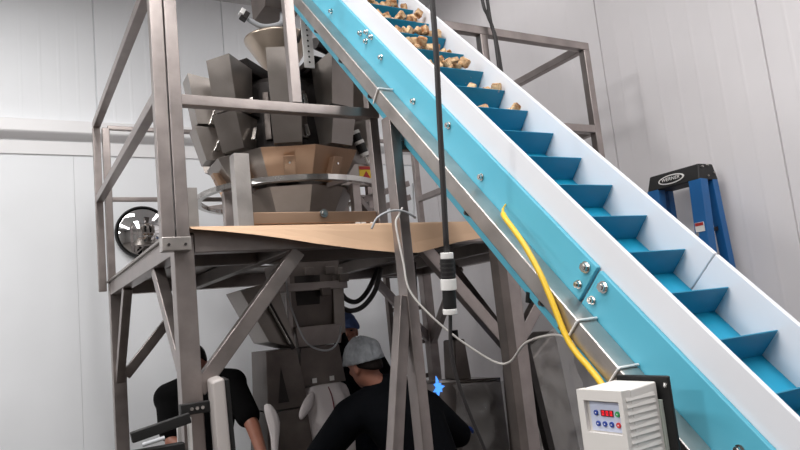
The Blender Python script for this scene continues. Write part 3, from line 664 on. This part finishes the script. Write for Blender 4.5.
m = MB(); c = V((2.275, 3.612, 1.172))
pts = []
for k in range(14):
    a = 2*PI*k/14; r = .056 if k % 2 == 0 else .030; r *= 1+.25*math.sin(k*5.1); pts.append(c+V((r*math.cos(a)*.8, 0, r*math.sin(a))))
m.poly(pts, (0, .006, 0)); m.build('status_lamp', 'led', sm, label='glowing blue lamp')  # glowing star stands in for blue light reflected on the cabinet
def film(name, P00, P10, P01, P11, amp, nu=26, nv=26, seed=0, m='film'):
    bm = MB(); vv = []
    nn = ((V(P10)-V(P00)).cross(V(P01)-V(P00))).normalized()
    for i in range(nu+1):
        for j in range(nv+1):
            u, v = i/nu, j/nv
            p = V(P00)*(1-u)*(1-v)+V(P10)*u*(1-v)+V(P01)*(1-u)*v+V(P11)*u*v
            q = p*7+V((seed, 0, 0)); r_ = abs(noise.noise(q))-.2+.5*abs(noise.noise(q*2.7))
            vv.append(bm.bm.verts.new(p+nn*amp*r_))
    for i in range(nu):
        for j in range(nv):
            a = i*(nv+1)+j; bm.bm.faces.new((vv[a], vv[a+nv+1], vv[a+nv+2], vv[a+1]))
    return bm
film('f', (2.36, 3.56, 1.18), (2.84, 3.56, 1.14), (2.34, 3.50, .45), (2.86, 3.48, .45), .09).build('film_cover', 'film', sm, smooth=True)
fw = thing('wrapped_crate', (2.75, 3.2, 0), 'tall grey load wrapped in clear film behind the right platform leg', 'wrapped load')
MB().hexa([(2.56, 3.18, 0), (3.04, 3.18, 0), (3.04, 3.4, 0), (2.56, 3.4, 0), (2.60, 3.18, 1.25), (2.88, 3.18, 1.45), (2.88, 3.4, 1.45), (2.60, 3.4, 1.25)]).build('crate_body', 'dull', fw, bev=.02)
film('f', (2.54, 3.14, 1.32), (2.92, 3.14, 1.50), (2.5, 3.07, .4), (3.08, 3.08, .4), .09, seed=5).build('film_cover', 'film', fw, smooth=True)
tag(MB().bar((2.38, 2.98, 1.93), (2.66, 2.98, .02), .045, .045).build('prop_bar', 'darkmetal', bev=.003), 'dark steel bar slanting down to the floor beside the right platform leg', 'bar')
tag(MB().bar((2.13, 3.56, 1.94), (2.02, 3.56, .02), .055, .055).build('prop_bar', 'black', bev=.003), 'black steel prop leaning behind the man in the white hairnet', 'bar')
pk2 = MB(); pk2.cyl((1.535, 1.80, 1.65), (1.535, 1.81, 1.615), .011, 12)
tag(pk2.build('cable_plug', 'black'), 'small black plug hanging under the teal panel beside the right leg', 'plug')

# ---------------------------------------------------------------- people
def sph(mb, c, r, ax=None, n=16):
    """ellipsoid; r = (rx, ry, rz) along ax = (x, y, z) vectors"""
    ax = ax or (V((1, 0, 0)), V((0, 1, 0)), V((0, 0, 1))); c = V(c)
    rows = []
    for j in range(1, n):
        th = PI*j/n
        rows.append([c+ax[0]*(r[0]*math.sin(th)*math.cos(2*PI*k/(2*n)))+ax[1]*(r[1]*math.sin(th)*math.sin(2*PI*k/(2*n)))+ax[2]*(r[2]*math.cos(th)) for k in range(2*n)])
    mb.rings(rows)
def limb(mb, pts, rs, n=14):
    pp = []; rr = []
    for i in range(len(pts)-1):
        for k in range(6):
            t_ = k/6; pp.append(V(pts[i]).lerp(V(pts[i+1]), t_)); rr.append(rs[i]*(1-t_)+rs[i+1]*t_)
    pp.append(V(pts[-1])); rr.append(rs[-1])
    mb.tube(pp, rr, n); sph(mb, pts[0], (rs[0],)*3, n=8); sph(mb, pts[-1], (rs[-1],)*3, n=8)
    for p, r in zip(pts[1:-1], rs[1:-1]): sph(mb, p, (r*1.02,)*3, n=8)
def ell(mb, secs, side, fwd, n=24):
    rows = []
    for c, a, b in secs: rows.append([V(c)+side*(a*math.cos(2*PI*k/n))+fwd*(b*math.sin(2*PI*k/n)) for k in range(n)])
    mb.rings(rows)
def fuse(o, vox, it=4, f=.6):
    r = o.modifiers.new('remesh', 'REMESH'); r.mode = 'VOXEL'; r.voxel_size = vox; r.use_smooth_shade = True
    s_ = o.modifiers.new('smooth', 'SMOOTH'); s_.iterations = it; s_.factor = f
def hand(mb, wrist, d, palm_n, side, curl=.5, sc=1.):
    """palm and five bent fingers; d = direction of the fingers, palm_n = palm facing, side = thumb side"""
    d, palm_n = V(d).normalized(), V(palm_n).normalized(); side = V(side).normalized(); w = V(wrist)
    pc = w+d*.05*sc
    rows = []
    for t_, a, b in ((0, .024, .018), (.02, .032, .017), (.05, .041, .016), (.085, .041, .013), (.095, .036, .010)):
        rows.append([w+d*t_*sc+side*(a*sc*math.cos(2*PI*k/12))+palm_n*(b*sc*math.sin(2*PI*k/12)) for k in range(12)])
    mb.rings(rows)
    for i, L in enumerate((.072, .080, .074, .058)):
        b0 = w+d*.085*sc+side*(.031-.0205*i)*sc; p = [b0-d*.02]; cur = b0; ang = 0
        p.append(cur)
        for seg in (.45, .32, .23):
            ang += curl*(.7 if seg == .45 else .9); cur = cur+(d*math.cos(ang)+palm_n*math.sin(ang))*L*seg*sc; p.append(cur)
        limb(mb, p, [.0095*sc, .0095*sc, .009*sc, .0082*sc, .0072*sc], 8)
    b0 = w+d*.028*sc+side*.026*sc
    p = [b0, b0+(d*.5+side*.8+palm_n*.3).normalized()*.038*sc]; p.append(p[1]+(d*.85+side*.3+palm_n*.45).normalized()*.03*sc); p.append(p[2]+(d*.9+palm_n*.6).normalized()*.024*sc)
    limb(mb, p, [.014*sc, .0115*sc, .010*sc, .0085*sc], 8)
def head_geo(mb, c, f, up, s=1.):
    f = V(f).normalized(); up = (V(up)-f*V(up).dot(f)).normalized(); r = f.cross(up)
    c = V(c); ax = (r, f, up)
    sph(mb, c+up*.025*s, (.074*s, .094*s, .095*s), ax)                 # skull
    sph(mb, c-up*.035*s+f*.018*s, (.062*s, .072*s, .082*s), ax)          # face
    sph(mb, c-up*.088*s+f*.052*s, (.030*s, .028*s, .024*s), ax, 8)       # chin
    limb(mb, [c+up*.012*s+f*.086*s, c-up*.026*s+f*.107*s], [.009*s, .014*s], 8)   # nose
    for q in (-1, 1):
        sph(mb, c-up*.012*s-f*.004*s+r*q*.076*s, (.010*s, .021*s, .032*s), ax, 8)   # ear
        sph(mb, c+up*.020*s+f*.082*s+r*q*.030*s, (.022*s, .010*s, .008*s), ax, 8)    # brow
        sph(mb, c-up*.018*s+f*.066*s+r*q*.038*s, (.020*s, .018*s, .018*s), ax, 8)    # cheek
    sph(mb, c-up*.060*s+f*.084*s, (.022*s, .010*s, .007*s), ax, 8); sph(mb, c-up*.070*s+f*.080*s, (.018*s, .010*s, .008*s), ax, 8)   # lips
    return ax
def person(label, J, face, up, shirt, sleeve, trousers='jeans', cap=None, gloves=(), hair='hair', headfwd=None, bulk=.018):
    J = {k: V(v) for k, v in J.items()}
    f = V(face).normalized(); hf = V(headfwd or face).normalized()
    root = thing('person', (J['pelvis'].x, J['pelvis'].y, 0), label, 'person')
    side = (J['shR']-J['shL']).normalized()
    spine = (J['neck']-J['pelvis']).normalized(); fw = spine.cross(side).normalized()
    if fw.dot(f) < 0: fw = -fw
    hip = V((side.x, side.y, 0)).normalized()
    hipR, hipL = J['pelvis']+hip*.09-V((0, 0, .04)), J['pelvis']-hip*.09-V((0, 0, .04))
    f2 = V((f.x, f.y, 0)).normalized()
    kR, kL = J.get('kneeR', V((hipR.x, hipR.y, .50))+f2*.03), J.get('kneeL', V((hipL.x, hipL.y, .50))+f2*.03)
    aR, aL = V((kR.x, kR.y, .09))-f2*.03+hip*.02, V((kL.x, kL.y, .09))-f2*.03-hip*.02
    ches = J['pelvis'].lerp(J['neck'], .68); wai = J['pelvis'].lerp(J['neck'], .3)
    def torso(mb, e):
        ell(mb, [(J['pelvis']-spine*.08, .13+e, .095+e), (J['pelvis'], .165+e, .12+e), (wai, .145+e, .105+e), (ches, .175+e, .125+e), (J['pelvis'].lerp(J['neck'], .88), .15+e, .10+e), (J['neck']-spine*.02, .07+e, .065+e)], side, fw)
        for s_ in ('shL', 'shR'): limb(mb, [J['neck'].lerp(J[s_], .25)-spine*.015, J[s_]], [.062+e, .058+e])
    mb = MB(); torso(mb, 0)
    limb(mb, [J['neck']-spine*.05, J['head']-V(up)*.06-hf*.012], [.056, .053])
    ax = head_geo(mb, J['head'], hf, up)
    for a in 'LR':
        limb(mb, [J['sh'+a], J['el'+a], J['wr'+a]], [.052, .040, .027])
        d = (J['wr'+a]-J['el'+a]).normalized(); pn = V((0, 0, -1)); pn = (pn-d*pn.dot(d)).normalized(); sd = d.cross(pn)*(1 if a == 'L' else -1)
        hand(mb, J['wr'+a], J.get('hd'+a, d), pn, sd, .45)
    for h_, k_, a_ in ((hipR, kR, aR), (hipL, kL, aL)): limb(mb, [h_, k_, a_], [.085, .058, .04]); limb(mb, [a_-V((0, 0, .03)), a_+f2*.14-V((0, 0, .055))], [.038, .03])
    o = mb.build('body', 'skin', root, smooth=True); fuse(o, .0075, 2)
    # shirt
    mb = MB(); torso(mb, bulk)
    for a in 'LR':
        if sleeve == 'long':
            e = J['el'+a].lerp(J['wr'+a], .88); limb(mb, [J['sh'+a], J['el'+a], e], [.056+bulk, .045+bulk*.8, .044])
            for k in range(3): q = J['el'+a].lerp(J['sh'+a], -.08+.1*k); sph(mb, q, (.062, .062, .062), n=6)
        else: limb(mb, [J['sh'+a], J['sh'+a].lerp(J['el'+a], .75)], [.076, .070])
    limb(mb, [J['neck']-spine*.03, J['neck']+spine*.022], [.078, .066])
    o = mb.build('shirt', shirt, root, smooth=True); fuse(o, .012, 4)
    mb = MB(); ell(mb, [(J['pelvis']-spine*.10, .14, .115), (J['pelvis']+spine*.03, .18, .135)], side, fw)
    for h_, k_, a_ in ((hipR, kR, aR), (hipL, kL, aL)): limb(mb, [h_, k_, a_], [.104, .078, .062])
    o = mb.build('trousers', trousers, root, smooth=True); fuse(o, .012, 3)
    for a_ in (aR, aL):
        m_ = MB(); limb(m_, [a_-f2*.03-V((0, 0, .045)), a_+f2*.16-V((0, 0, .05))], [.044, .039]); o = m_.build('shoe', 'black', root, smooth=True); fuse(o, .008, 2)
    r, ff, uu = ax; hc = J['head']
    def scalp(nm, k, m_, cut, wr=0., low=0.):
        mb = MB(); rows = []; N = 48; n2 = 16
        for j in range(n2+1):
            th = (PI/2+cut)*j/n2; row = []
            for i in range(N):
                a = 2*PI*i/N; dn = low*max(0, -math.sin(a))*max(0, j/n2-.6)*2.5
                cu_ = cut-(.62 if nm == 'hair' else .12)*max(0, math.sin(a)); th = (PI/2+cu_)*j/n2; w_ = 1+wr*noise.noise(V((math.cos(a)*6, math.sin(a)*6, th*2)))+wr*.5*math.sin(a*22)*(th/1.6)
                row.append(hc+uu*.025+(r*(.074*math.sin(th)*math.cos(a))+ff*(.094*math.sin(th)*math.sin(a)))*k*w_+uu*(.095*math.cos(th)*k*w_-dn*.06))
            rows.append(row)
        rows[0] = [hc+uu*(.025+.095*k)+(p-hc-uu*(.025+.095*k))*.02 for p in rows[1]]
        return mb.rings(rows).build(nm, m_, root, smooth=True)
    if hair: scalp('hair', 1.05, hair, .18, .02, .9)
    for q in (-1, 1):
        m_ = MB(); sph(m_, hc+uu*.008+ff*.079+r*q*.030, (.013, .009, .007), ax, 8); m_.build('eye', 'black', root, smooth=True)
    if cap: scalp('hairnet', 1.22, cap, .10, .15, .15)
    for a in gloves:
        mb = MB(); d = (J['wr'+a]-J['el'+a]).normalized(); pn = V((0, 0, -1)); pn = (pn-d*pn.dot(d)).normalized(); sd = d.cross(pn)*(1 if a == 'L' else -1)
        limb(mb, [J['wr'+a]-d*.07, J['wr'+a]], [.037, .031]); hand(mb, J['wr'+a]-d*.003, J.get('hd'+a, d), pn, sd, .45, 1.08)
        o = mb.build('glove', 'glove', root, smooth=True); fuse(o, .006, 1)
    return root

person('man in a white hairnet and dark navy top seen from behind, beside the woven bag',
       dict(pelvis=(1.80, 2.98, .80), neck=(1.665, 3.13, 1.255), head=(1.575, 3.18, 1.395), shL=(1.475, 3.20, 1.145), shR=(1.86, 3.09, 1.13),
            elL=(1.33, 3.36, .93), wrL=(1.50, 3.52, .92), elR=(2.10, 3.20, .96), wrR=(2.22, 3.36, .955)),
       (-.32, .93, -.1), (-.1, 0, 1), 'navy', 'long', 'jeans', 'net', ('R',), headfwd=(-.25, .95, -.2), bulk=.038)
person('worker in a black short sleeved top standing behind the left platform leg',
       dict(pelvis=(.96, 4.2, .85), neck=(.99, 4.14, 1.37), head=(.925, 4.10, 1.465), shL=(.80, 4.22, 1.29), shR=(1.13, 4.05, 1.335),
            elL=(.78, 4.08, 1.06), wrL=(.90, 3.9, .95), elR=(1.16, 3.80, 1.10), wrR=(1.14, 3.60, .97)),
       (-.45, -.9, -.1), (0, 0, 1), 'blackcloth', 'short', 'jeans', None, (), bulk=.03)
person('worker in a dark top and blue hairnet reaching for the chute, behind the black hoses',
       dict(pelvis=(2.3, 4.72, .88), neck=(2.24, 4.68, 1.42), head=(2.18, 4.66, 1.555), shL=(2.36, 4.62, 1.36), shR=(2.08, 4.62, 1.36),
            elL=(2.40, 4.42, 1.12), wrL=(2.25, 4.3, 1.0), elR=(1.98, 4.30, 1.42), wrR=(1.86, 4.10, 1.56), hdR=(-.3, -.3, .8)),
       (-.4, -.9, 0), (0, 0, 1), 'navy', 'long', 'jeans', 'netb', ())

# ---------------------------------------------------------------- lights (ceiling lamps of the hall, plus added fills) and camera
def lamp(x, y, z, sx, sy, p, col=(1, .985, .97), rot=(0, 0, 0)):
    l = bpy.data.lights.new('ceiling_lamp', 'AREA'); l.shape = 'RECTANGLE'; l.size = sx; l.size_y = sy; l.energy = p; l.color = col
    o = bpy.data.objects.new('ceiling_lamp', l); C.objects.link(o); o.location = (x, y, z); o.rotation_euler = rot; return o
lamp(-2.2, 1.5, 4.70, .6, 5.0, 150)
lamp(.5, .8, 4.70, .6, 4.0, 120)
lamp(2.6, -.4, 4.70, .6, 3.0, 75)
lamp(-.9, 4.2, 4.70, 3.0, .4, 48)  # added fill, brightens the back wall
lamp(2.9, 4.3, 4.70, .4, 2.0, 12)  # added fill for the dark upper part of the right wall
lamp(-3.9, .9, 3.7, .3, .5, 60, rot=(0, R(-80), 0))
w = bpy.data.worlds.new('world'); S.world = w; w.use_nodes = True
w.node_tree.nodes['Background'].inputs[0].default_value = (.8, .85, .9, 1); w.node_tree.nodes['Background'].inputs[1].default_value = .05

cam = bpy.data.cameras.new('camera'); co = bpy.data.objects.new('camera', cam); C.objects.link(co); S.camera = co
cam.sensor_width = 36; cam.lens = 680.4/800*36; cam.clip_start = .05
yaw, pitch, roll = .5303, .1382, -.1027
fw = V((math.sin(yaw)*math.cos(pitch), math.cos(yaw)*math.cos(pitch), math.sin(pitch)))
r0 = V((math.cos(yaw), -math.sin(yaw), 0)); u0 = r0.cross(fw)
rr = r0*math.cos(roll)+u0*math.sin(roll); uu = u0*math.cos(roll)-r0*math.sin(roll)
mw = Matrix((rr, uu, -fw)).transposed().to_4x4(); mw.translation = (0, 0, 1.6); co.matrix_world = mw
S.view_settings.view_transform = 'Standard'; S.view_settings.look = 'None'; S.view_settings.exposure = .08; S.view_settings.gamma = 1; S.view_settings.use_curve_mapping = False
S.cycles.use_denoising = True; S.cycles.max_bounces = 6; S.cycles.transparent_max_bounces = 12
